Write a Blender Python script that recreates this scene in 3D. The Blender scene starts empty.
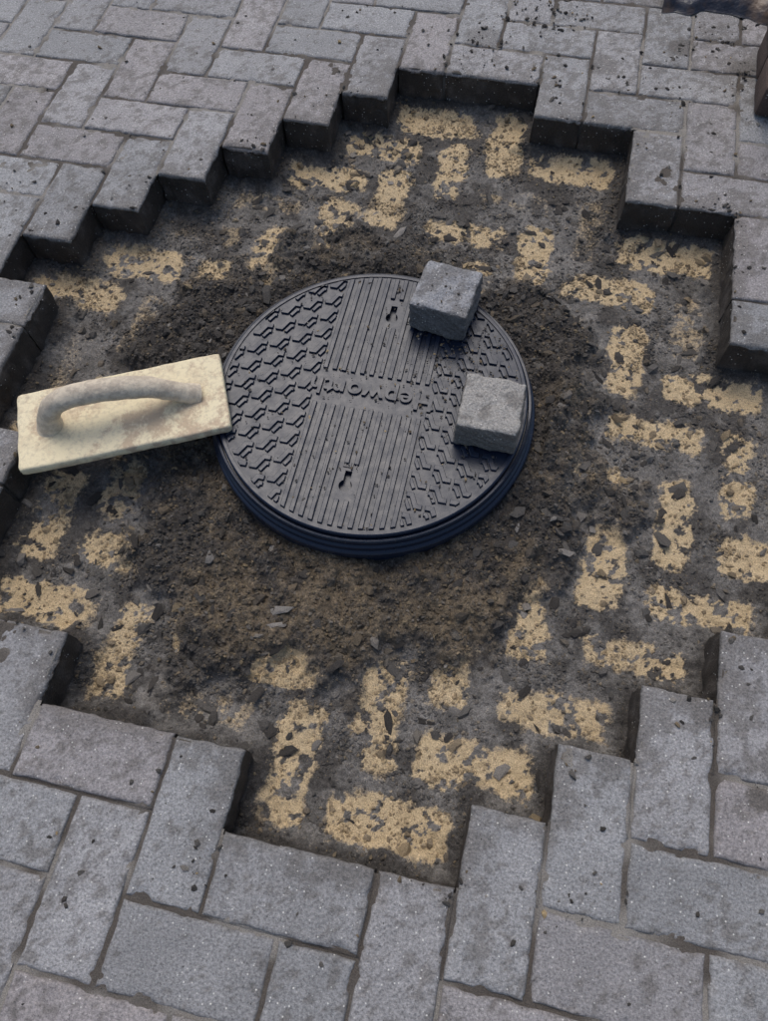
import bpy, math, numpy as np, random
from mathutils import Matrix, Vector
rng=np.random.default_rng(7); random.seed(7)
sc=bpy.context.scene
M=.1
# ---------------------------------------------------------------- noise
TB=[np.random.default_rng(100+i).random((256,256)) for i in range(8)]
def vn(x,y,s=0):
    t=TB[s%8]; xi=np.floor(x).astype(int); yi=np.floor(y).astype(int); fx=x-xi; fy=y-yi
    fx=fx*fx*(3-2*fx); fy=fy*fy*(3-2*fy)
    a=t[xi&255,yi&255];b=t[(xi+1)&255,yi&255];c=t[xi&255,(yi+1)&255];d=t[(xi+1)&255,(yi+1)&255]
    return (a*(1-fx)+b*fx)*(1-fy)+(c*(1-fx)+d*fx)*fy
def fbm(x,y,fr,oc=4,s=0,g=.5):
    r=0;am=1;tt=0
    for o in range(oc):
        ca,sa=math.cos(o*.9+.3),math.sin(o*.9+.3)
        r=r+am*vn((x*ca-y*sa)*fr+17.3*o+50,(x*sa+y*ca)*fr+9.1*o+50,s+o); tt+=am; am*=g; fr*=2.03
    return r/tt
def ss(e0,e1,x):
    t=np.clip((x-e0)/(e1-e0),0,1); return t*t*(3-2*t)
def G(x,y,cx,cy,rx,ry): return np.exp(-(((x-cx)/rx)**2+((y-cy)/ry)**2))
# ---------------------------------------------------------------- hole layout on the herringbone grid
ROW={-1:(3,6),0:(0,7),1:(-2,8),2:(-2,9),3:(-2,10),4:(-3,11),5:(-3,12),6:(-3,11),7:(-4,11),8:(-3,9),9:(-2,9),10:(-1,9),11:(0,7),12:(1,7),13:(2,5)}
REM=set((i,j) for j,(a,b) in ROW.items() for i in range(a,b))
REMR=np.array([[a*M,j*M,b*M,(j+1)*M] for j,(a,b) in ROW.items()])
def dhole(x,y):
    d=np.full(x.shape,9.)
    for x0,y0,x1,y1 in REMR:
        dx=np.maximum(np.maximum(x0-x,x-x1),0);dy=np.maximum(np.maximum(y0-y,y-y1),0)
        d=np.minimum(d,np.hypot(dx,dy))
    return d
def din(x,y):
    d=np.full(x.shape,9.)
    for j in range(-3,17):
        a,b=ROW.get(j,(0,0))
        for (c0,c1) in ((-20,a),(b,30)) if b>a else ((-20,30),):
            dx=np.maximum(np.maximum(c0*M-x,x-c1*M),0);dy=np.maximum(np.maximum(j*M-y,y-(j+1)*M),0)
            d=np.minimum(d,np.hypot(dx,dy))
    return d
# ---------------------------------------------------------------- mesh helper
def mk(name,V,F,mat,col=None,smooth=True,parent=None):
    V=np.asarray(V,np.float32);F=np.asarray(F,np.int32);k=F.shape[1]
    me=bpy.data.meshes.new(name);me.vertices.add(len(V));me.vertices.foreach_set('co',V.ravel())
    me.loops.add(F.size);me.loops.foreach_set('vertex_index',F.ravel())
    me.polygons.add(len(F));me.polygons.foreach_set('loop_start',np.arange(len(F),dtype=np.int32)*k)
    me.update(calc_edges=True)
    me.polygons.foreach_set('use_smooth',np.full(len(F),smooth))
    if col is not None:
        ca=me.color_attributes.new('Col','FLOAT_COLOR','POINT');c=np.ones((len(V),4),np.float32);c[:,:col.shape[1]]=col
        ca.data.foreach_set('color',c.ravel())
    me.materials.append(mat);o=bpy.data.objects.new(name,me);bpy.context.collection.objects.link(o)
    if parent:o.parent=parent
    return o
def pymesh(name,V,F,mat,smooth=False,parent=None):
    me=bpy.data.meshes.new(name);me.from_pydata([tuple(v) for v in V],[],F);me.update()
    if smooth:
        for p in me.polygons:p.use_smooth=True
    me.materials.append(mat);o=bpy.data.objects.new(name,me);bpy.context.collection.objects.link(o)
    if parent:o.parent=parent
    return o
# ---------------------------------------------------------------- materials
class NT:
    def __init__(s,name):
        s.m=bpy.data.materials.new(name);s.m.use_nodes=True;s.t=s.m.node_tree;s.b=s.t.nodes['Principled BSDF'];s.l=s.t.links
        s.tc=s.n('ShaderNodeTexCoord')
    def n(s,t,**k):
        x=s.t.nodes.new(t)
        for a,b in k.items():setattr(x,a,b)
        return x
    def noise(s,sc,det=4,ro=.6,vec=None):
        x=s.n('ShaderNodeTexNoise');x.inputs['Scale'].default_value=sc;x.inputs['Detail'].default_value=det;x.inputs['Roughness'].default_value=ro
        s.l.new(vec or s.tc.outputs['Object'],x.inputs['Vector']);return x.outputs['Fac']
    def vor(s,sc,out='Distance'):
        x=s.n('ShaderNodeTexVoronoi');x.inputs['Scale'].default_value=sc;s.l.new(s.tc.outputs['Object'],x.inputs['Vector']);return x
    def ramp(s,f,a,b,c0=(0,0,0,1),c1=(1,1,1,1)):
        x=s.n('ShaderNodeValToRGB');x.color_ramp.elements[0].position=a;x.color_ramp.elements[1].position=b
        x.color_ramp.elements[0].color=c0;x.color_ramp.elements[1].color=c1;s.l.new(f,x.inputs[0]);return x.outputs[0]
    def mix(s,f,a,b,mode='MIX'):
        x=s.n('ShaderNodeMix',data_type='RGBA',blend_type=mode)
        for i,v in ((0,f),(6,a),(7,b)):
            if isinstance(v,(int,float)):x.inputs[i].default_value=v
            elif isinstance(v,tuple):x.inputs[i].default_value=v if len(v)==4 else v+(1,)
            else:s.l.new(v,x.inputs[i])
        return x.outputs[2]
    def math(s,op,a,b=0):
        x=s.n('ShaderNodeMath',operation=op)
        for i,v in ((0,a),(1,b)):
            if isinstance(v,(int,float)):x.inputs[i].default_value=v
            else:s.l.new(v,x.inputs[i])
        return x.outputs[0]
    def bump(s,h,st,dist,nrm=None):
        x=s.n('ShaderNodeBump');x.inputs['Strength'].default_value=st;x.inputs['Distance'].default_value=dist;s.l.new(h,x.inputs['Height'])
        if nrm:s.l.new(nrm,x.inputs['Normal'])
        return x.outputs[0]
    def fin(s,col,rough,nrm=None,spec=.3):
        for i,v in (('Base Color',col),('Roughness',rough)):
            if isinstance(v,(int,float)):s.b.inputs[i].default_value=v
            elif isinstance(v,tuple):s.b.inputs[i].default_value=v if len(v)==4 else v+(1,)
            else:s.l.new(v,s.b.inputs[i])
        s.b.inputs['Specular IOR Level'].default_value=spec
        if nrm:s.l.new(nrm,s.b.inputs['Normal'])
        return s.m
def paver_mat(name,attr=True,base=(.2,.2,.21)):
    t=NT(name)
    if attr:
        a=t.n('ShaderNodeAttribute',attribute_name='Col');c=a.outputs['Color']
    else:
        c=t.mix(t.noise(9,2),base,tuple(v*.75 for v in base))
    f=t.noise(300,3,.8)
    c=t.mix(1,c,t.ramp(f,.28,.74,(.40,.40,.40,1),(1.58,1.57,1.55,1)),'MULTIPLY')
    v=t.vor(210)
    near=t.ramp(v.outputs['Distance'],.12,.28,(1,1,1,1),(0,0,0,1))
    sepc=t.n('ShaderNodeSeparateColor');t.l.new(v.outputs['Color'],sepc.inputs[0])
    hi=t.ramp(sepc.outputs[0],.86,.89);lo=t.ramp(sepc.outputs[1],.70,.74)
    c=t.mix(t.math('MULTIPLY',t.math('MULTIPLY',near,lo),.65),c,(.055,.052,.048))
    c=t.mix(t.math('MULTIPLY',t.math('MULTIPLY',near,hi),.8),c,(.74,.72,.66))
    n=t.bump(t.noise(260,3,.78),.85,.0030)
    return t.fin(c,.72,n,.5)
PAV=paver_mat('concrete_paver')
def soil_mat(name,fs=560,grit=True):
    t=NT(name);a=t.n('ShaderNodeAttribute',attribute_name='Col');c=a.outputs['Color']
    f=t.noise(fs,3,.85)
    if grit:
        # coverage of the sand patches is broken up grain by grain
        brk=t.noise(170,4,.8)
        y=t.math('ADD',a.outputs['Alpha'],t.math('MULTIPLY',t.math('SUBTRACT',brk,.5),1.3))
        yf=t.ramp(y,.24,.62)
        c=t.mix(1,c,t.ramp(brk,.36,.64,(.64,.63,.62,1),(1.32,1.31,1.30,1)),'MULTIPLY')
        yc=t.mix(t.noise(45,3,.6),(.47,.355,.205),(.66,.53,.34))
        c=t.mix(yf,c,yc)
    c=t.mix(1,c,t.ramp(f,.30,.72,(.44,.425,.41,1),(1.55,1.53,1.5,1)),'MULTIPLY')
    if grit:
        v=t.vor(290);near=t.ramp(v.outputs['Distance'],.14,.3,(1,1,1,1),(0,0,0,1))
        sepc=t.n('ShaderNodeSeparateColor');t.l.new(v.outputs['Color'],sepc.inputs[0])
        c=t.mix(t.math('MULTIPLY',t.math('MULTIPLY',near,t.ramp(sepc.outputs[0],.78,.82)),.45),c,(.40,.32,.20))
        c=t.mix(t.math('MULTIPLY',t.math('MULTIPLY',near,t.ramp(sepc.outputs[1],.66,.70)),.7),c,(.04,.036,.033))
        n=t.bump(t.noise(240,4,.85),.8,.0050)
    else: n=t.bump(t.noise(fs*.8,3,.8),.8,.0032)
    return t.fin(c,.90,n,.25)
SOIL=soil_mat('sandy_soil');CLOD=soil_mat('clod',900,False);JOINT=soil_mat('jointing_sand',700,False)

# ---------------------------------------------------------------- bed of the hole
CX,CY,CR=.333,.583,.257
def masks(x,y):
    r=np.hypot(x-.325,(y-.545)*.92)
    n=fbm(x,y,7,4,2)-.5;n_=fbm(x,y,38,3,5,.6)-.5
    s=1-ss(.35,.45,r+n*.34+n_*.10)
    return r,s
def hz(x,y):
    r,s=masks(x,y)
    edge=din(x,y)
    h=-.084+(fbm(x,y,9,3,1)-.5)*.014
    h+=s*.024+s*(fbm(x,y,26,4,3)-.5)*.032
    h+=.018*(1-ss(.0,.035,edge+(fbm(x,y,30,3,5)-.5)*.05))
    h+=.028*G(x,y,.645,.60,.055,.20)*(.5+fbm(x,y,22,3,2))
    h+=.022*G(x,y,.30,.91,.25,.06)*(.5+fbm(x,y,22,3,2))
    rr=np.hypot(x-CX,y-CY); h=np.where(rr<.295,np.minimum(h,-.044+ (fbm(x,y,40,3,6)-.5)*.018),h)
    rough=(.40+.60*s)
    h+=rough*((fbm(x,y,95,3,4)-.5)*.012+(fbm(x,y,250,2,0)-.5)*.008)
    return h
R1=np.random.default_rng(3).random((64,64))
YL=np.array([.52,.40,.24])
def bedcol(x,y,split=False):
    wx=(fbm(x,y,22,3,6)-.5)*.036;wy=(fbm(x,y,22,3,2)-.5)*.036
    a=(x)/M;b=(y)/M;i=np.floor(a).astype(int);j=np.floor(b).astype(int);k=(i-j+3)%4
    la=np.where(k==0,a-i,np.where(k==1,a-i+1,a-i)); lb=np.where(k==2,b-j+1,b-j)
    L=np.where(k<2,2,1);H=np.where(k<2,1,2)
    bi=np.where(k==1,i-1,i);bj=np.where(k==2,j-1,j)
    st=R1[(bi+20)%64,(bj+20)%64];ox=(R1[(bi+41)%64,(bj+7)%64]-.5)*.12;oy=(R1[(bi+3)%64,(bj+31)%64]-.5)*.12
    la=la+wx/M*.5;lb=lb+wy/M*.5
    rad=.36
    qx=np.abs(la-L/2-ox)-(L/2-rad);qy=np.abs(lb-H/2-oy)-(H/2-rad)
    d=-(np.hypot(np.maximum(qx,0),np.maximum(qy,0))+np.minimum(np.maximum(qx,qy),0)-rad)
    r,s=masks(x,y);e0=din(x,y)
    n1=fbm(x,y,26,4,1)-.5;n2=fbm(x,y,110,4,3,.65)-.5;n3=fbm(x,y,11,3,6)-.5
    deep=ss(.12,.24,e0)
    inset=.10+.15*(1-st)+.04*deep
    yel=ss(inset-.10,inset+.12,d+n1*.24+n2*.24)
    cov=ss(.57,.64,fbm(x,y,60,4,5,.6)+(.5-st)*.06+n3*.22+.03*deep)
    sweep=np.maximum(ss(.50,.66,fbm(x,y,6,3,4))*.38,deep*.32)
    yel=yel*(1-.9*cov)*(1-s)*(1-sweep)*np.where(st<.10,.4,1)
    silt=np.array([.180,.173,.162])*(1+ (n1*.9+n2*.6)[...,None])
    dark=np.array([.060,.055,.050]);brown=np.array([.155,.126,.090])
    dm=ss(.46,.60,fbm(x,y,16,5,0,.65))[...,None]
    c=silt*(1-dm*.74)+dark*dm*.74
    sm=ss(.46,.66,fbm(x,y,12,5,7,.65)+.17*G(x,y,.36,.22,.28,.13)+.05*G(x,y,.60,.40,.08,.12)-.05)[...,None]
    soil=dark*1.2*(1-sm)+brown*sm
    soil=soil*(1+(n2*1.3)[...,None])
    s=s[...,None];c=c*(1-s)+soil*s
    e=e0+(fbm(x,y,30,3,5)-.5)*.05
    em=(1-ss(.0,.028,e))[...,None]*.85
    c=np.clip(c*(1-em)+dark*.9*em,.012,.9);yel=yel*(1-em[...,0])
    if split: return np.concatenate([c,yel[...,None]],-1)
    yy=ss(.2,.6,yel)[...,None]
    return c*(1-yy)+YL*yy
xs=np.arange(-.48,1.26,.0026);ys=np.arange(-.16,1.46,.0026)
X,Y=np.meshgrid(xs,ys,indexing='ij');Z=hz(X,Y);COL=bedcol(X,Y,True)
nx,ny=X.shape;idx=np.arange(nx*ny).reshape(nx,ny)
F=np.stack([idx[:-1,:-1],idx[1:,:-1],idx[1:,1:],idx[:-1,1:]],-1).reshape(-1,4)
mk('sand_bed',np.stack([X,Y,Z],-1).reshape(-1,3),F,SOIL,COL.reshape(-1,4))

# ---------------------------------------------------------------- pavers
def brick_list(i0,i1,j0,j1):
    out=[]
    for i in range(i0,i1):
        for j in range(j0,j1):
            k=(i-j+3)%4
            if k==0: cells=[(i,j),(i+1,j)];hor=True
            elif k==3: cells=[(i,j),(i,j+1)];hor=False
            else: continue
            if any(c in REM for c in cells): continue
            out.append((i,j,hor))
    return out
def grid_coords(L,n):
    e=np.array([0,.0008,.002,.004,.007]);m=np.linspace(.012,L-.012,n);return np.concatenate([e,m,(L-e)[::-1]])
DARKD=np.array([.066,.058,.050])
VV=[];FF=[];CC=[];off=0
far_V=[];far_F=[];far_C=[];foff=0
def tint(i,j):
    r=np.random.default_rng((i+500)*1009+(j+500)*7+1)
    v=.265*(1+(r.random()-.5)*.26);w=r.random()**2.2
    return np.array([v*(1.0+.08*w),v*(1.0-.01*w),v*(1.0-.03*w)]),r
MUD=((.885,.178,.024,.7),(.955,.085,.02,.9),(.78,1.57,.035,.8),(.905,1.52,.03,.8),(.62,1.48,.04,.6),(.36,1.53,.045,.5))
for (i,j,hor) in brick_list(-40,50,-40,60):
    base,r=tint(i,j);gap=.0022
    Lx=(.2 if hor else .1)-2*gap;Ly=(.1 if hor else .2)-2*gap
    x0=i*M+gap;y0=j*M+gap
    near=-13<=i<=14 and -8<=j<=22
    dz=(r.random()-.5)*.0030;tx=(r.random()-.5)*.012;ty=(r.random()-.5)*.012;yaw=(r.random()-.5)*.020
    if near:
        gx=grid_coords(Lx,36 if hor else 17);gy=grid_coords(Ly,17 if hor else 36)
        gX,gY=np.meshgrid(gx,gy,indexing='ij')
        ed=np.minimum(np.minimum(gX,Lx-gX),np.minimum(gY,Ly-gY))
        wx=gX+x0;wy=gY+y0
        ch=.0048+ (fbm(wx,wy,60,3,2)-.5)*.008
        z=-.0034*np.clip(1-ed/np.maximum(ch,.001),0,1)**2
        z=z-.0016*(ed<.0001)
        chip=ss(.62,.71,fbm(wx,wy,48,3,4))*np.clip(1-ed/.011,0,1);z-=chip*.0058
        z+=(fbm(wx,wy,70,3,1)-.5)*.0016
        cx,cy=Lx/2,Ly/2;px=gX-cx;py=gY-cy
        px=px+(fbm(wx,wy,55,3,5)-.5)*.0038;py=py+(fbm(wx,wy,55,3,6)-.5)*.0038
        z=z+dz+tx*px+ty*py
        qx=px*math.cos(yaw)-py*math.sin(yaw)+x0+cx;qy=px*math.sin(yaw)+py*math.cos(yaw)+y0+cy
        V=np.stack([qx,qy,z],-1);a,b=gX.shape;id_=np.arange(a*b).reshape(a,b)
        f=np.stack([id_[:-1,:-1],id_[1:,:-1],id_[1:,1:],id_[:-1,1:]],-1).reshape(-1,4)
        dh=dhole(qx,qy)
        fine=fbm(qx,qy,75,4,6,.7)
        d=.60*(1-ss(0,.045,dh+(fbm(qx,qy,60,4,3,.65)-.5)*.11))
        d=np.maximum(d,.55*ss(.585,.67,fine+.16*G(qx,qy,.75,1.55,.32,.2)+.05*G(qx,qy,-.3,1.3,.5,.3)+.09*np.exp(-(dh/.10)**2)+(fbm(qx,qy,7,3,2)-.5)*.34))
        for (mx,my,mr,mw) in MUD:
            d=np.maximum(d,mw*ss(.35,.6,np.exp(-((qx-mx)**2+(qy-my)**2)/mr**2)*1.2*(.4+fine)))
        d=np.maximum(d,.45*np.clip(1-ed/.005,0,1)*(.4+fine))
        c=base*(1-d[...,None])+DARKD*1.5*d[...,None]
        c*= (1+(fbm(qx,qy,18,4,7,.6)-.5)*.40)[...,None]
        V=V.reshape(-1,3);c=c.reshape(-1,3)
        ring=np.concatenate([id_[:,0],id_[-1,1:],id_[-2::-1,-1],id_[0,-2:0:-1]])
        R0=V[ring];n=len(ring);VS=[V];CS=[c];prev=ring;fs=[f];tot=len(V)
        cn=np.array([x0+cx,y0+cy]);dr=R0[:,:2]-cn;dr/=np.linalg.norm(dr,axis=1)[:,None]
        ang=np.concatenate([[0],np.cumsum(np.linalg.norm(np.diff(R0[:,:2],axis=0),axis=1))])
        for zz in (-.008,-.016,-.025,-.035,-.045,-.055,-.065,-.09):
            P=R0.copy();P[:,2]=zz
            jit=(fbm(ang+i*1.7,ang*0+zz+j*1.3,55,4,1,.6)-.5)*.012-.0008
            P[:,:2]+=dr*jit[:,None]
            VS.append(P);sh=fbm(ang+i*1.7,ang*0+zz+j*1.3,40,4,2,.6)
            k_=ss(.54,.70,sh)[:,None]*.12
            CS.append(base*k_*.8+DARKD*np.array([.64,.58,.53])*(.5+.9*sh[:,None]));cur=np.arange(tot,tot+n)  # paver sides: soil colour, with the shade on the hole walls painted in
            fs.append(np.stack([prev,cur,np.roll(cur,-1),np.roll(prev,-1)],-1));prev=cur;tot+=n
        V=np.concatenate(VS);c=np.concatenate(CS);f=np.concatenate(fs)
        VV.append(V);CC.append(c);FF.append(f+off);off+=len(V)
    else:
        e=.003;bx=np.array([0,Lx,Lx,0]);by=np.array([0,0,Ly,Ly]);ix=np.array([e,Lx-e,Lx-e,e]);iy=np.array([e,e,Ly-e,Ly-e])
        V=np.concatenate([np.stack([x0+ix,y0+iy,0*ix+dz],1),np.stack([x0+bx,y0+by,0*bx-.003+dz],1),np.stack([x0+bx,y0+by,0*bx-.05],1)])
        f=[[0,1,2,3]]+[[4*l+m,4*(l+1)+m,4*(l+1)+(m+1)%4,4*l+(m+1)%4] for l in (0,1) for m in range(4)]
        far_V.append(V);far_F.append(np.array(f)+foff);foff+=12;far_C.append(np.tile(base,(12,1)))
pav=mk('block_paving',np.concatenate(VV),np.concatenate(FF),PAV,np.concatenate(CC))
farp=mk('outer_pavers',np.concatenate(far_V),np.concatenate(far_F),PAV,np.concatenate(far_C),smooth=False,parent=pav)
jv=[];jf=[];jc=[];o=0
ins=.0065
for i in range(-14,17):
    for j in range(-9,24):
        if (i,j) in REM: continue
        l=ins if (i-1,j) in REM else 0;r_=ins if (i+1,j) in REM else 0;dn=ins if (i,j-1) in REM else 0;u=ins if (i,j+1) in REM else 0
        g=22
        ax=np.linspace(i*M+l,(i+1)*M-r_,g);ay=np.linspace(j*M+dn,(j+1)*M-u,g);gX,gY=np.meshgrid(ax,ay,indexing='ij')
        zz=-.0028+(fbm(gX,gY,45,3,2)-.5)*.0052
        V=np.stack([gX,gY,zz],-1);id_=np.arange(g*g).reshape(g,g)
        f=np.stack([id_[:-1,:-1],id_[1:,:-1],id_[1:,1:],id_[:-1,1:]],-1).reshape(-1,4)
        ring=np.concatenate([id_[:,0],id_[-1,1:],id_[-2::-1,-1],id_[0,-2:0:-1]])
        V=V.reshape(-1,3);P=V[ring].copy();P[:,2]=-.09;cur=np.arange(len(V),len(V)+len(ring))
        f=np.concatenate([f,np.stack([ring,cur,np.roll(cur,-1),np.roll(ring,-1)],-1)]) if (l or r_ or dn or u) else f
        if l or r_ or dn or u: V=np.concatenate([V,P])
        d=dhole(V[:,0],V[:,1]);m=ss(.46,.64,fbm(V[:,0],V[:,1],10,3,6)+.12*np.exp(-(d/.15)**2))[:,None]
        c=np.array([.27,.255,.23])*(1-m)+DARKD*1.6*m;c=np.where((V[:,2]<-.02)[:,None],DARKD*.5,c)
        jv.append(V);jf.append(f+o);jc.append(c);o+=len(V)
mk('joint_sand',np.concatenate(jv),np.concatenate(jf),JOINT,np.concatenate(jc),parent=pav)
gt=NT('ground');gm=gt.fin(gt.mix(gt.noise(6,6,.7),(.07,.065,.058),(.13,.12,.10)),.95,gt.bump(gt.noise(120,4),.6,.01),.2)
B=300;q0,q1,r0,r1=-4.0,5.0,-4.0,6.0
gv=[(-B,-B,-.006),(B,-B,-.006),(B,B,-.006),(-B,B,-.006),(q0,r0,-.006),(q1,r0,-.006),(q1,r1,-.006),(q0,r1,-.006),(q0,r0,-.13),(q1,r0,-.13),(q1,r1,-.13),(q0,r1,-.13)]
pymesh('ground',gv,[(0,1,5,4),(1,2,6,5),(2,3,7,6),(3,0,4,7),(4,5,9,8),(5,6,10,9),(6,7,11,10),(7,4,8,11),(8,9,10,11)],gm)

# ---------------------------------------------------------------- soil clods and slate-like crumbs
t_=(1+5**.5)/2
ICO=np.array([(-1,t_,0),(1,t_,0),(-1,-t_,0),(1,-t_,0),(0,-1,t_),(0,1,t_),(0,-1,-t_),(0,1,-t_),(t_,0,-1),(t_,0,1),(-t_,0,-1),(-t_,0,1)])/1.9
IF=np.array([(0,11,5),(0,5,1),(0,1,7),(0,7,10),(0,10,11),(1,5,9),(5,11,4),(11,10,2),(10,7,6),(7,1,8),(3,9,4),(3,4,2),(3,2,6),(3,6,8),(3,8,9),(4,9,5),(2,4,11),(6,2,10),(8,6,7),(9,8,1)])
def clods(name,x,y,z,size,flat,elong,cols,parent=None,smooth=False):
    n=len(x);V=ICO[None]*(1+(rng.random((n,12,1))-.5)*.9)
    V=V+(rng.random((n,12,3))-.5)*.35
    V=V*np.stack([size*elong,size/np.sqrt(elong),size*flat],-1)[:,None,:]
    ta=(rng.random(n)-.5)*.9;ya=rng.random(n)*6.283
    c,s=np.cos(ta)[:,None],np.sin(ta)[:,None];Vx,Vy,Vz=V[...,0],V[...,1],V[...,2];Vx,Vz=Vx*c-Vz*s,Vx*s+Vz*c
    c,s=np.cos(ya)[:,None],np.sin(ya)[:,None];Vx,Vy=Vx*c-Vy*s,Vx*s+Vy*c
    P=np.stack([Vx+x[:,None],Vy+y[:,None],Vz+z[:,None]],-1).reshape(-1,3)
    F=(IF[None]+np.arange(n)[:,None,None]*12).reshape(-1,3)
    return mk(name,P,F,CLOD,np.repeat(cols,12,axis=0),smooth,parent)
def pickcol(n,w):
    pal=np.array([[.055,.050,.045],[.100,.093,.084],[.155,.122,.082],[.34,.26,.15],[.22,.205,.185]])
    k=rng.choice(5,n,p=w);return pal[k]*(1+(rng.random((n,1))-.5)*.5)
def inhole(x,y): return dhole(x,y)<=0
n=190000;x=rng.uniform(-.4,1.2,n);y=rng.uniform(-.1,1.4,n);r,s=masks(x,y);cl=fbm(x,y,18,4,3,.6)
keep=inhole(x,y)&(np.hypot(x-CX,y-CY)>.272)&(rng.random(n)<np.clip(.10+.8*s+.8*ss(.50,.62,cl),0,1));x,y=x[keep],y[keep];n=len(x)
sz=.0007+.0026*rng.random(n)**2.8
ccol=bedcol(x,y)*.6+pickcol(n,[.34,.26,.22,.10,.08])*.4
cr=clods('soil_crumbs',x,y,hz(x,y)+sz*.2,sz,.6+.3*rng.random(n),1+.4*rng.random(n),ccol)
n=9500;x=rng.uniform(-.4,1.2,n);y=rng.uniform(-.1,1.4,n);r,s=masks(x,y);cl=fbm(x,y,10,4,5)
heap=G(x,y,.64,.60,.08,.26)+G(x,y,.30,.92,.30,.08)+G(x,y,.0,.72,.08,.15)+.6*G(x,y,.05,.35,.1,.1)
keep=inhole(x,y)&(np.hypot(x-CX,y-CY)>.280)&(rng.random(n)<np.clip(.05+.12*s+.45*ss(.52,.66,cl)+.75*heap,0,1));x,y=x[keep],y[keep];n=len(x)
sz=.0022+.0074*rng.random(n)**3.0
clods('lumps',x,y,hz(x,y)+sz*.05,sz,.5+.4*rng.random(n),1+.5*rng.random(n),bedcol(x,y)*.4+.6*pickcol(n,[.36,.36,.20,.03,.05]),cr)
n=2600;x=rng.uniform(-.4,1.2,n);y=rng.uniform(-.1,1.4,n);r,s=masks(x,y);cl=fbm(x,y,9,3,6)
keep=inhole(x,y)&(np.hypot(x-CX,y-CY)>.285)&(rng.random(n)<np.clip(.14+1.1*ss(.50,.62,cl)+.7*np.exp(-((r-.41)/.06)**2),0,1));x,y=x[keep],y[keep];n=len(x)
sz=.0030+.0085*rng.random(n)**2.6
clods('slivers',x,y,hz(x,y)+sz*.12,sz,.16+.12*rng.random(n),1.2+1.0*rng.random(n),pickcol(n,[.5,.36,.02,0,.12]),cr)
n=130000;x=rng.uniform(-1.0,1.25,n);y=rng.uniform(-.6,2.0,n);d=dhole(x,y)
cl=ss(.50,.68,fbm(x,y,12,4,1,.6))
pr=.013+.26*np.exp(-d/.045)*(.2+cl)+.08*cl*np.exp(-d/.3)+.6*cl*G(x,y,.75,1.56,.28,.16)+.25*cl*G(x,y,.35,1.6,.3,.12)
for (mx,my,mr,mw) in ((.36,1.52,.05,.6),(.53,1.65,.05,.5),(.78,1.57,.035,1.0),(.90,1.52,.03,.9),(.885,.175,.025,.35),(.955,.085,.022,.9),(.27,-.14,.03,.5),(.62,1.47,.05,.4)):
    pr=pr+mw*np.exp(-((x-mx)**2+(y-my)**2)/mr**2)
keep=(d>.003)&(rng.random(n)<pr);x,y=x[keep],y[keep];n=len(x)
sz=.0006+.0042*rng.random(n)**6.0
clods('paving_crumbs',x,y,sz*.25,sz,.5+.3*rng.random(n),1+.6*rng.random(n),pickcol(n,[.38,.36,.16,.02,.08]),cr)

# ---------------------------------------------------------------- manhole cover
ct=NT('black_polypropylene')
dust=ct.math('MULTIPLY',ct.ramp(ct.noise(20,4,.65),.50,.75),ct.ramp(ct.noise(260,3,.7),.45,.65))
cc=ct.mix(ct.math('MULTIPLY',dust,.14),(.010,.017,.034),(.15,.14,.125))
vv=ct.vor(240);sp=ct.math('MULTIPLY',ct.ramp(vv.outputs['Distance'],.12,.22,(1,1,1,1),(0,0,0,1)),ct.ramp(vv.outputs['Color'],.80,.84))
cc=ct.mix(ct.math('MULTIPLY',sp,.4),cc,(.18,.15,.11))
COV=ct.fin(cc,ct.ramp(ct.noise(60,3),.3,.7,(.24,.24,.24,1),(.40,.40,.40,1)),ct.bump(ct.noise(500,2,.6),.12,.001),.36)
mc=bpy.data.objects.new('manhole_cover',None);bpy.context.collection.objects.link(mc);mc.location=(CX,CY,0)
def lathe(name,prof,mat,seg=160,closed=True):
    V=[];Fc=[]
    V.append((0,0,prof[0][1]));
    for (r,z) in prof[1:-1]:
        for k in range(seg):
            a=2*math.pi*k/seg;V.append((r*math.cos(a),r*math.sin(a),z))
    V.append((0,0,prof[-1][1]));m=len(prof)-2
    for k in range(seg):
        k2=(k+1)%seg
        Fc.append((0,1+k,1+k2));Fc.append((len(V)-1,1+(m-1)*seg+k2,1+(m-1)*seg+k))
        for q in range(m-1):Fc.append((1+q*seg+k,1+(q+1)*seg+k,1+(q+1)*seg+k2,1+q*seg+k2))
    return pymesh(name,V,Fc,mat)
R=CR
lid=lathe('lid',[(0,0),(R-.009,0),(R-.0085,.0018),(R-.0035,.0018),(R-.002,.0008),(R-.001,-.001),(R-.001,-.013),(0,-.013)],COV)
def prism(name,poly,z0,z1,mat):
    n=len(poly);V=[(p[0],p[1],z1) for p in poly]+[(p[0],p[1],z0) for p in poly]
    Fc=[tuple(range(n)),tuple(range(2*n-1,n-1,-1))]+[(k,n+k,n+(k+1)%n,(k+1)%n) for k in range(n)]
    return pymesh(name,V,Fc,mat)
KY=[.166,-.168]
for ky in KY:
    pts=[];rr=.0105
    a0=math.asin(.0055/rr)
    for k in range(21):
        a=math.pi/2+a0+(2*math.pi-2*a0)*k/20;pts.append((rr*math.cos(a)-.001,ky-.006+rr*math.sin(a)))
    pts+= [(.0055-.001,ky+.020),(-.0055-.001,ky+.020)]
    cut=prism('cut',pts,-.010,.01,COV)
    md=lid.modifiers.new('b','BOOLEAN');md.object=cut;md.operation='DIFFERENCE';md.solver='EXACT'
    bpy.context.view_layer.objects.active=lid
    bpy.ops.object.modifier_apply(modifier='b');bpy.data.objects.remove(cut)
lid.parent=mc
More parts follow.
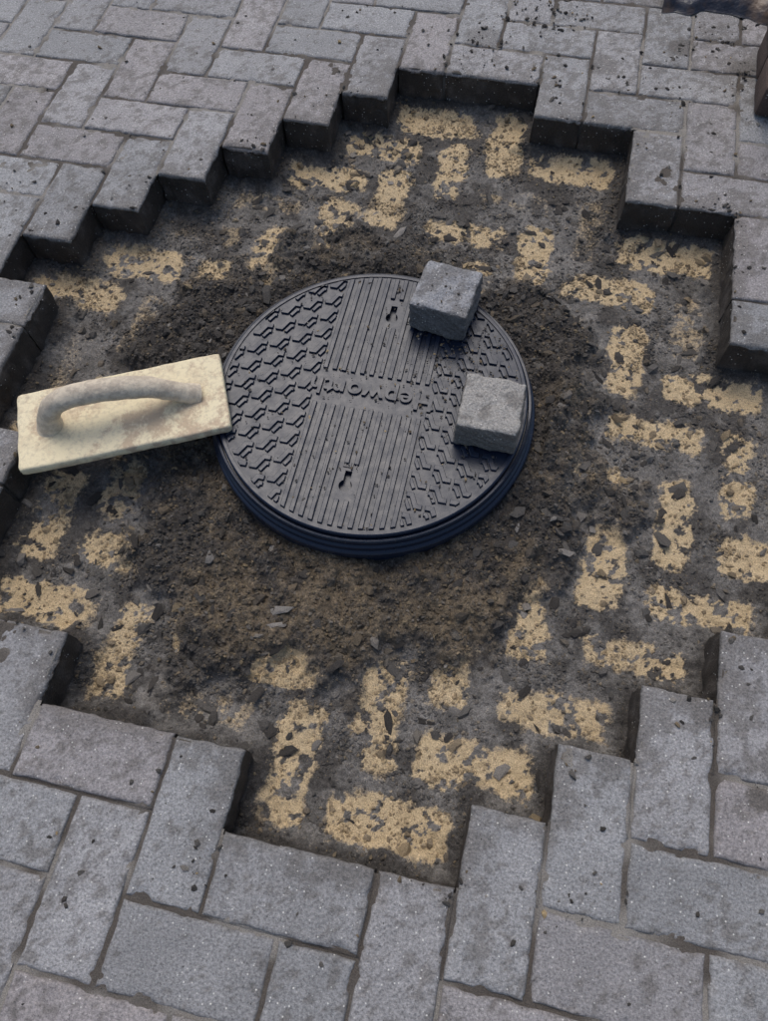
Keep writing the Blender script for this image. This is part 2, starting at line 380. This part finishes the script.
fr=lathe('frame',[(0,-.0135),(R+.0005,-.0135),(R+.0015,-.006),(R+.005,-.005),(R+.0065,-.007),(R+.0065,-.018),(R+.010,-.021),(R+.0105,-.030),(R+.014,-.032),(R+.0155,-.034),(R+.0155,-.046),(R+.012,-.05),(R+.012,-.12),(0,-.12)],COV)
fr.parent=mc
def clip_half(poly,nx_,ny_,c):
    out=[];n=len(poly)
    for k in range(n):
        p=poly[k];q=poly[(k+1)%n];dp=p[0]*nx_+p[1]*ny_-c;dq=q[0]*nx_+q[1]*ny_-c
        if dp<=0:out.append(p)
        if dp*dq<0:
            t=dp/(dp-dq);out.append((p[0]+(q[0]-p[0])*t,p[1]+(q[1]-p[1])*t))
    return out
def clip_disc(poly,rad):
    if all(math.hypot(*p)<rad*.995 for p in poly):return poly
    for k in range(64):
        a=2*math.pi*k/64;poly=clip_half(poly,math.cos(a),math.sin(a),rad)
        if len(poly)<3:return []
    return poly
def area(p):return .5*sum(p[k][0]*p[(k+1)%len(p)][1]-p[(k+1)%len(p)][0]*p[k][1] for k in range(len(p)))
TV=[];TF=[]
def add(poly,h=.0036,bev=.0007):
    if len(poly)<3 :return
    q=[];
    for p in poly:
        if not q or math.hypot(p[0]-q[-1][0],p[1]-q[-1][1])>1e-5:q.append(p)
    if len(q)>1 and math.hypot(q[0][0]-q[-1][0],q[0][1]-q[-1][1])<1e-5:q.pop()
    if len(q)<3:return
    A=area(q)
    if abs(A)<4e-5:return
    if A<0:q=q[::-1]
    n=len(q);o=len(TV)
    ins_=[]
    for k in range(n):
        p0,p,p1=q[k-1],q[k],q[(k+1)%n]
        d0=Vector((p[0]-p0[0],p[1]-p0[1])).normalized();d1=Vector((p1[0]-p[0],p1[1]-p[1])).normalized()
        n0=Vector((-d0.y,d0.x));n1=Vector((-d1.y,d1.x));m=n0+n1
        if m.length<.3:m=n0
        m.normalize();m=m*min(bev/max(m.dot(n0),.35),bev*1.8);ins_.append((p[0]+m.x,p[1]+m.y))
    TV.extend([(p[0],p[1],-.0005) for p in q]);TV.extend([(p[0],p[1],h-bev) for p in q]);TV.extend([(p[0],p[1],h) for p in ins_])
    TF.append(tuple(o+2*n+k for k in range(n)))
    for k in range(n):
        k2=(k+1)%n
        TF.append((o+k,o+k2,o+n+k2,o+n+k));TF.append((o+n+k,o+n+k2,o+2*n+k2,o+2*n+k))
RT=R-.012
NR=12;sp_=.0158;wd=.0074
for k in range(NR):
    u=(k-(NR-1)/2)*sp_
    for sg in (1,-1):
        segs=[(.034,.245)]
        ky=abs(KY[0])
        if abs(u)<.020: segs=[(.034,ky-.030),(ky+.034,.245)]
        elif sg>0 and u>.03: segs=[(.034,.198)]
        for (v0,v1) in segs:
            P=[(u-wd/2,sg*v0),(u+wd/2,sg*v0),(u+wd/2,sg*v1),(u-wd/2,sg*v1)]
            if sg<0:P=P[::-1]
            add(clip_disc(P,RT))
bw=NR*sp_/2+.001
def stroke(pts,w):
    Lp=[];Rp=[]
    for k,p in enumerate(pts):
        if k==0:d=Vector(pts[1])-Vector(p);n=Vector((-d.y,d.x)).normalized()*w/2
        elif k==len(pts)-1:d=Vector(p)-Vector(pts[k-1]);n=Vector((-d.y,d.x)).normalized()*w/2
        else:
            d0=(Vector(p)-Vector(pts[k-1])).normalized();d1=(Vector(pts[k+1])-Vector(p)).normalized()
            n0=Vector((-d0.y,d0.x));n1=Vector((-d1.y,d1.x));m=(n0+n1).normalized();n=m*(w/2/m.dot(n0))
        Lp.append((p[0]+n.x,p[1]+n.y));Rp.append((p[0]-n.x,p[1]-n.y))
    return Lp+Rp[::-1]
PX,PY=.0350,.0360
for side in (1,-1):
    for a_ in range(0,7):
        for b_ in range(-9,10):
            cx=side*(bw+.012+a_*PX);cy=b_*PY+(a_%2)*PY*.5
            P=[(cx-side*.0150,cy+.0105),(cx-side*.0040,cy+.0105),(cx+side*.0050,cy-.0080),(cx+side*.0150,cy-.0080)]
            s1=clip_half(stroke(P,.0082),-side,0,-bw)
            if len(s1)>=3:add(clip_disc(s1,RT))
            P=[(cx-side*.0155,cy-.0005),(cx-side*.0110,cy-.0005),(cx-side*.0035,cy-.0145)]
            s2=clip_half(stroke(P,.0060),-side,0,-bw)
            if len(s2)>=3:add(clip_disc(s2,RT))
pymesh('tread',TV,TF,COV,parent=mc)
fc=bpy.data.curves.new('lettering','FONT');fc.body='Hepworth';fc.size=.046;fc.extrude=.0026;fc.bevel_depth=.0002;fc.offset=.0007;fc.space_character=1.10;fc.align_x='CENTER';fc.align_y='CENTER'
fo=bpy.data.objects.new('lettering_tmp',fc);bpy.context.collection.objects.link(fo)
def tomesh(o,name,loc,rz,parent,mat):
    me=bpy.data.meshes.new_from_object(o.evaluated_get(bpy.context.evaluated_depsgraph_get()));bpy.data.objects.remove(o)
    me.materials.clear();me.materials.append(mat);q=bpy.data.objects.new(name,me);bpy.context.collection.objects.link(q);q.location=loc;q.rotation_euler=(0,0,rz);q.parent=parent;return q
bpy.context.view_layer.update()
tomesh(fo,'lettering',(0,.0,.0014),math.pi,mc,COV)
for txt,loc in (('LIFT',(-.001,-.137,.0008)),('REFER TO\nMANUAL',(.052,.215,.0008))):
    fc=bpy.data.curves.new('t','FONT');fc.body=txt;fc.size=.013;fc.extrude=.0012;fc.align_x='CENTER';fc.align_y='CENTER'
    fo=bpy.data.objects.new('tmp',fc);bpy.context.collection.objects.link(fo);bpy.context.view_layer.update();tomesh(fo,'small_lettering',loc,math.pi,mc,COV)
n=1100;a=rng.random(n)*6.283;r_=np.sqrt(rng.random(n))*.25;w=rng.random(n)<.45;ex,ey=.46-CX,.68-CY
x=np.where(w,ex+rng.normal(0,.055,n),r_*np.cos(a));y=np.where(w,ey+rng.normal(0,.055,n),r_*np.sin(a));k=np.hypot(x,y)<.245;x,y=x[k],y[k]
sz=.0006+.0020*rng.random(len(x))**3
clods('grit',x,y,.0028+sz*.2,sz,.6+0*x,1+.5*rng.random(len(x)),pickcol(len(x),[.3,.3,.2,.1,.1]),mc)

# ---------------------------------------------------------------- the two small loose blocks
def block(name,cx,cy,rz,sx,sy,sz,base,seed,mud):
    V=[];Fc=[];C=[]
    e=np.array([0,.0012,.003,.006]);
    def ax(L):return np.concatenate([e,np.linspace(.010,L-.010,26),(L-e)[::-1]])-L/2
    faces=[(0,1,2,1),(0,1,2,-1),(1,2,0,1),(1,2,0,-1),(2,0,1,1),(2,0,1,-1)]
    S=np.array([sx,sy,sz]);o=0
    for (u,v,w,sg) in faces:
        A,B_=np.meshgrid(ax(S[u]),ax(S[v]),indexing='ij')
        P=np.zeros(A.shape+(3,));P[...,u]=A;P[...,v]=B_;P[...,w]=sg*S[w]/2
        rd=.0060;Q=np.clip(P,-(S/2-rd),(S/2-rd));D=P-Q;n=np.linalg.norm(D,axis=-1,keepdims=True);nn=D/np.maximum(n,1e-9)
        P=Q+nn*rd
        nz=(fbm(P[...,0]+seed*.37+P[...,2]*1.3,P[...,1]+P[...,2]*.7+seed,60,4,seed,.6)-.5)*.0085
        P=P+nn*nz[...,None]
        id_=np.arange(A.size).reshape(A.shape)+o
        f=np.stack([id_[:-1,:-1],id_[1:,:-1],id_[1:,1:],id_[:-1,1:]],-1).reshape(-1,4)
        if sg<0:f=f[:,::-1]
        m=(fbm(P[...,0]+seed,P[...,1]+P[...,2]*2,45,4,seed+1,.65))
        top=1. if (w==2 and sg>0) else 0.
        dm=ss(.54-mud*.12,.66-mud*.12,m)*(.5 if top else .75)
        if not top: dm=np.maximum(dm,.68)  # sides mixed darker than the lit top: shade put into the colour
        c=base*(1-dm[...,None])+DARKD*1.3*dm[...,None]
        V.append(P.reshape(-1,3));Fc.append(f);C.append(c.reshape(-1,3));o+=A.size
    ob=mk(name,np.concatenate(V),np.concatenate(Fc),PAV,np.concatenate(C))
    ob.location=(cx,cy,.0036+sz/2);ob.rotation_euler=(0,0,rz);return ob
b1=block('paving_block',.421,.768,math.radians(-7),.098,.102,.064,np.array([.26,.262,.27]),3,.45)
b2=block('paving_block.001',.531,.562,math.radians(-1),.096,.098,.058,np.array([.31,.295,.27]),5,.15)
n=34;x=rng.uniform(-.045,.045,n)+.42;y=rng.uniform(-.045,.045,n)+.768;sz=.0008+.0024*rng.random(n)**3
gr=clods('mud',x,y,.0675+sz*.2,sz,.5+0*x,1+.5*rng.random(n),pickcol(n,[.5,.4,.1,0,0]),None);gr.parent=b1;gr.matrix_parent_inverse=(Matrix.Translation(b1.location)@Matrix.Rotation(math.radians(-7),4,'Z')).inverted()

# ---------------------------------------------------------------- plastering float
ft=NT('cream_polyurethane')
st=ft.ramp(ft.noise(26,6,.74),.47,.57);st2=ft.ramp(ft.noise(130,3,.7),.48,.70);st3=ft.ramp(ft.noise(9,3,.6),.38,.54)
c=ft.mix(ft.noise(7,2),(.70,.60,.38),(.77,.68,.47));c=ft.mix(ft.math('MULTIPLY',ft.math('MULTIPLY',st,st3),.72),c,(.40,.28,.19));c=ft.mix(ft.math('MULTIPLY',st2,.42),c,(.32,.27,.20))
FLT=ft.fin(c,.7,ft.bump(ft.noise(200,3,.6),.4,.0020),.35)
ht=NT('worn_handle_plastic')
c=ht.mix(ht.noise(30,4,.7),(.55,.47,.35),(.65,.56,.43));c=ht.mix(ht.math('MULTIPLY',ht.ramp(ht.noise(70,4,.75),.44,.58),.55),c,(.32,.265,.21))
HND=ht.fin(c,.65,ht.bump(ht.noise(160,4,.65),.7,.0025),.3)
fe=bpy.data.objects.new('plastering_float',None);bpy.context.collection.objects.link(fe)
Lf,Wf,Tf=.337,.148,.018
def rbox(name,L,Wd,T,mat,par,seg=40):
    def ax(Lk,n):
        e=np.array([0,.001,.0025,.005]);return np.concatenate([e,np.linspace(.009,Lk-.009,n),(Lk-e)[::-1]])-Lk/2
    A,B_=np.meshgrid(ax(L,60),ax(Wd,28),indexing='ij');ed=np.minimum(L/2-np.abs(A),Wd/2-np.abs(B_))
    cd=np.hypot(L/2-np.abs(A),Wd/2-np.abs(B_))
    VV=[];FF=[];o=0
    for sg in (1,-1):
        z=sg*(T/2-.0026*np.clip(1-ed/.0030,0,1)**2-.0015*np.clip(1-cd/.008,0,1))+(fbm(A,B_,25,3,3)-.5)*.0012
        id_=np.arange(A.size).reshape(A.shape)+o;f=np.stack([id_[:-1,:-1],id_[1:,:-1],id_[1:,1:],id_[:-1,1:]],-1).reshape(-1,4)
        wob=(fbm(A,B_,40,3,1)-.5)*.0035
        VV.append(np.stack([A*(1-.010*np.clip(1-cd/.007,0,1))+wob,B_*(1-.020*np.clip(1-cd/.007,0,1))+wob,z],-1).reshape(-1,3));FF.append(f if sg>0 else f[:,::-1]);ring=np.concatenate([id_[:,0],id_[-1,1:],id_[-2::-1,-1],id_[0,-2:0:-1]])
        if sg>0:r1_=ring
        else:FF.append(np.stack([r1_,ring,np.roll(ring,-1),np.roll(r1_,-1)],-1))
        o+=A.size
    return mk(name,np.concatenate(VV),np.concatenate(FF),mat,None,True,par)
bd=rbox('board',Lf,Wf,Tf,FLT,fe)
def tube(name,pts,rad,mat,par,seg=20,asp=1.0):
    P=[Vector(p) for p in pts];n=len(P);S=[];RR=[]
    for k in range(n-1):
        p0=P[max(k-1,0)];p1=P[k];p2=P[k+1];p3=P[min(k+2,n-1)]
        for q in range(8):
            t=q/8;S.append(.5*((2*p1)+(p2-p0)*t+(2*p0-5*p1+4*p2-p3)*t*t+(3*p1-p0-3*p2+p3)*t**3));RR.append(rad[k]*(1-t)+rad[k+1]*t)
    S.append(P[-1]);RR.append(rad[-1]);V=[];Fc=[]
    up=Vector((0,1,0))
    for k,p in enumerate(S):
        d=(S[min(k+1,len(S)-1)]-S[max(k-1,0)]).normalized();w=d.cross(up).normalized()
        for s in range(seg):
            a=2*math.pi*s/seg;wb=1+.10*(float(vn(np.array([k*.35]),np.array([s*.5]),3)[0])-.5)
            V.append(p+up*math.cos(a)*RR[k]*asp*wb+w*math.sin(a)*RR[k]*wb)
    for k in range(len(S)-1):
        for s in range(seg):Fc.append((k*seg+s,k*seg+(s+1)%seg,(k+1)*seg+(s+1)%seg,(k+1)*seg+s))
    Fc.append(tuple(range(seg)));Fc.append(tuple(len(V)-1-s for s in range(seg)))
    return pymesh(name,V,Fc,mat,True,par)
hd=tube('handle',[(-.116,0,.004),(-.114,0,.012),(-.106,0,.034),(-.090,0,.056),(-.062,0,.069),(-.025,0,.070),(.02,0,.064),(.055,0,.053),(.082,0,.036),(.104,0,.019),(.126,0,.007)],
   [.024,.020,.0170,.0165,.0168,.0175,.0175,.0168,.0160,.0160,.017],HND,fe,22,1.05)
fe.location=(-.051,.4575,.0128);fe.rotation_euler=(0,math.radians(-.3),math.radians(25.8))

# ---------------------------------------------------------------- tarpaulin and stacked blocks at the far right corner
tt=NT('tarpaulin');tc_=tt.mix(tt.ramp(tt.noise(7,4),.46,.56),(.015,.018,.03),(.13,.085,.055))
TARP=tt.fin(tc_,.45,tt.bump(tt.noise(30,4),.6,.01),.5)
A,B_=np.meshgrid(np.linspace(0,.75,150),np.linspace(0,.5,110),indexing='ij')
z=.012+.06*np.abs(fbm(A,B_,6,4,2)-.5)*2*ss(0,.08,B_)+.016*fbm(A,B_,26,3,4)*ss(0,.03,B_)+.10*ss(.05,.4,B_)
yy=1.700+B_+(fbm(A,B_*0,9,3,5)-.5)*.09
id_=np.arange(A.size).reshape(A.shape);f=np.stack([id_[:-1,:-1],id_[1:,:-1],id_[1:,1:],id_[:-1,1:]],-1).reshape(-1,4)
mk('tarpaulin',np.stack([A+.73-.05*B_,yy,z-.010*(1-ss(0,.015,B_))],-1).reshape(-1,3),f,TARP)
stk=bpy.data.objects.new('paver_stack',None);bpy.context.collection.objects.link(stk)
sm_=paver_mat('dark_brown_paver',False,(.08,.05,.04))
for L_ in range(4):
    for q in range(2):
        cx_=1.029+(random.random()-.5)*.008;cy_=1.42+q*.106;
        bme=rbox('stacked_paver',.198,.098,.058,sm_,stk);bme.location=(cx_,cy_,.032+L_*.0605);bme.rotation_euler=(0,0,(random.random()-.5)*.05)

# ---------------------------------------------------------------- camera
cam=bpy.data.cameras.new('camera');co=bpy.data.objects.new('camera',cam);bpy.context.collection.objects.link(co)
co.matrix_world=Matrix.Translation((.5364,-.0757,1.0125))@Matrix.Rotation(.29,4,'Z')@Matrix.Rotation(.4389,4,'X')@Matrix.Rotation(-.0747,4,'Z')
cam.sensor_fit='HORIZONTAL';cam.sensor_width=36;cam.lens=733.5/768*36;cam.clip_start=.01;cam.clip_end=1000;sc.camera=co
# ---------------------------------------------------------------- light
EL,AZ=60,-25
w=bpy.data.worlds.new('World');sc.world=w;w.use_nodes=True;t=w.node_tree
sk=t.nodes.new('ShaderNodeTexSky');sk.sky_type='NISHITA';sk.sun_disc=False;sk.sun_elevation=math.radians(EL);sk.sun_rotation=math.radians(AZ%360)
sk.air_density=1.0;sk.dust_density=3
t.links.new(sk.outputs[0],t.nodes['Background'].inputs[0]);t.nodes['Background'].inputs[1].default_value=.15
sl=bpy.data.lights.new('sun','SUN');sl.energy=1.4;sl.angle=math.radians(35);sl.color=(1,.96,.91);so=bpy.data.objects.new('sun',sl);bpy.context.collection.objects.link(so)
dv=Vector((math.sin(math.radians(AZ))*math.cos(math.radians(EL)),math.cos(math.radians(AZ))*math.cos(math.radians(EL)),math.sin(math.radians(EL))))
so.rotation_euler=dv.to_track_quat('Z','Y').to_euler()
sc.view_settings.view_transform='Standard';sc.view_settings.look='None';sc.view_settings.exposure=0
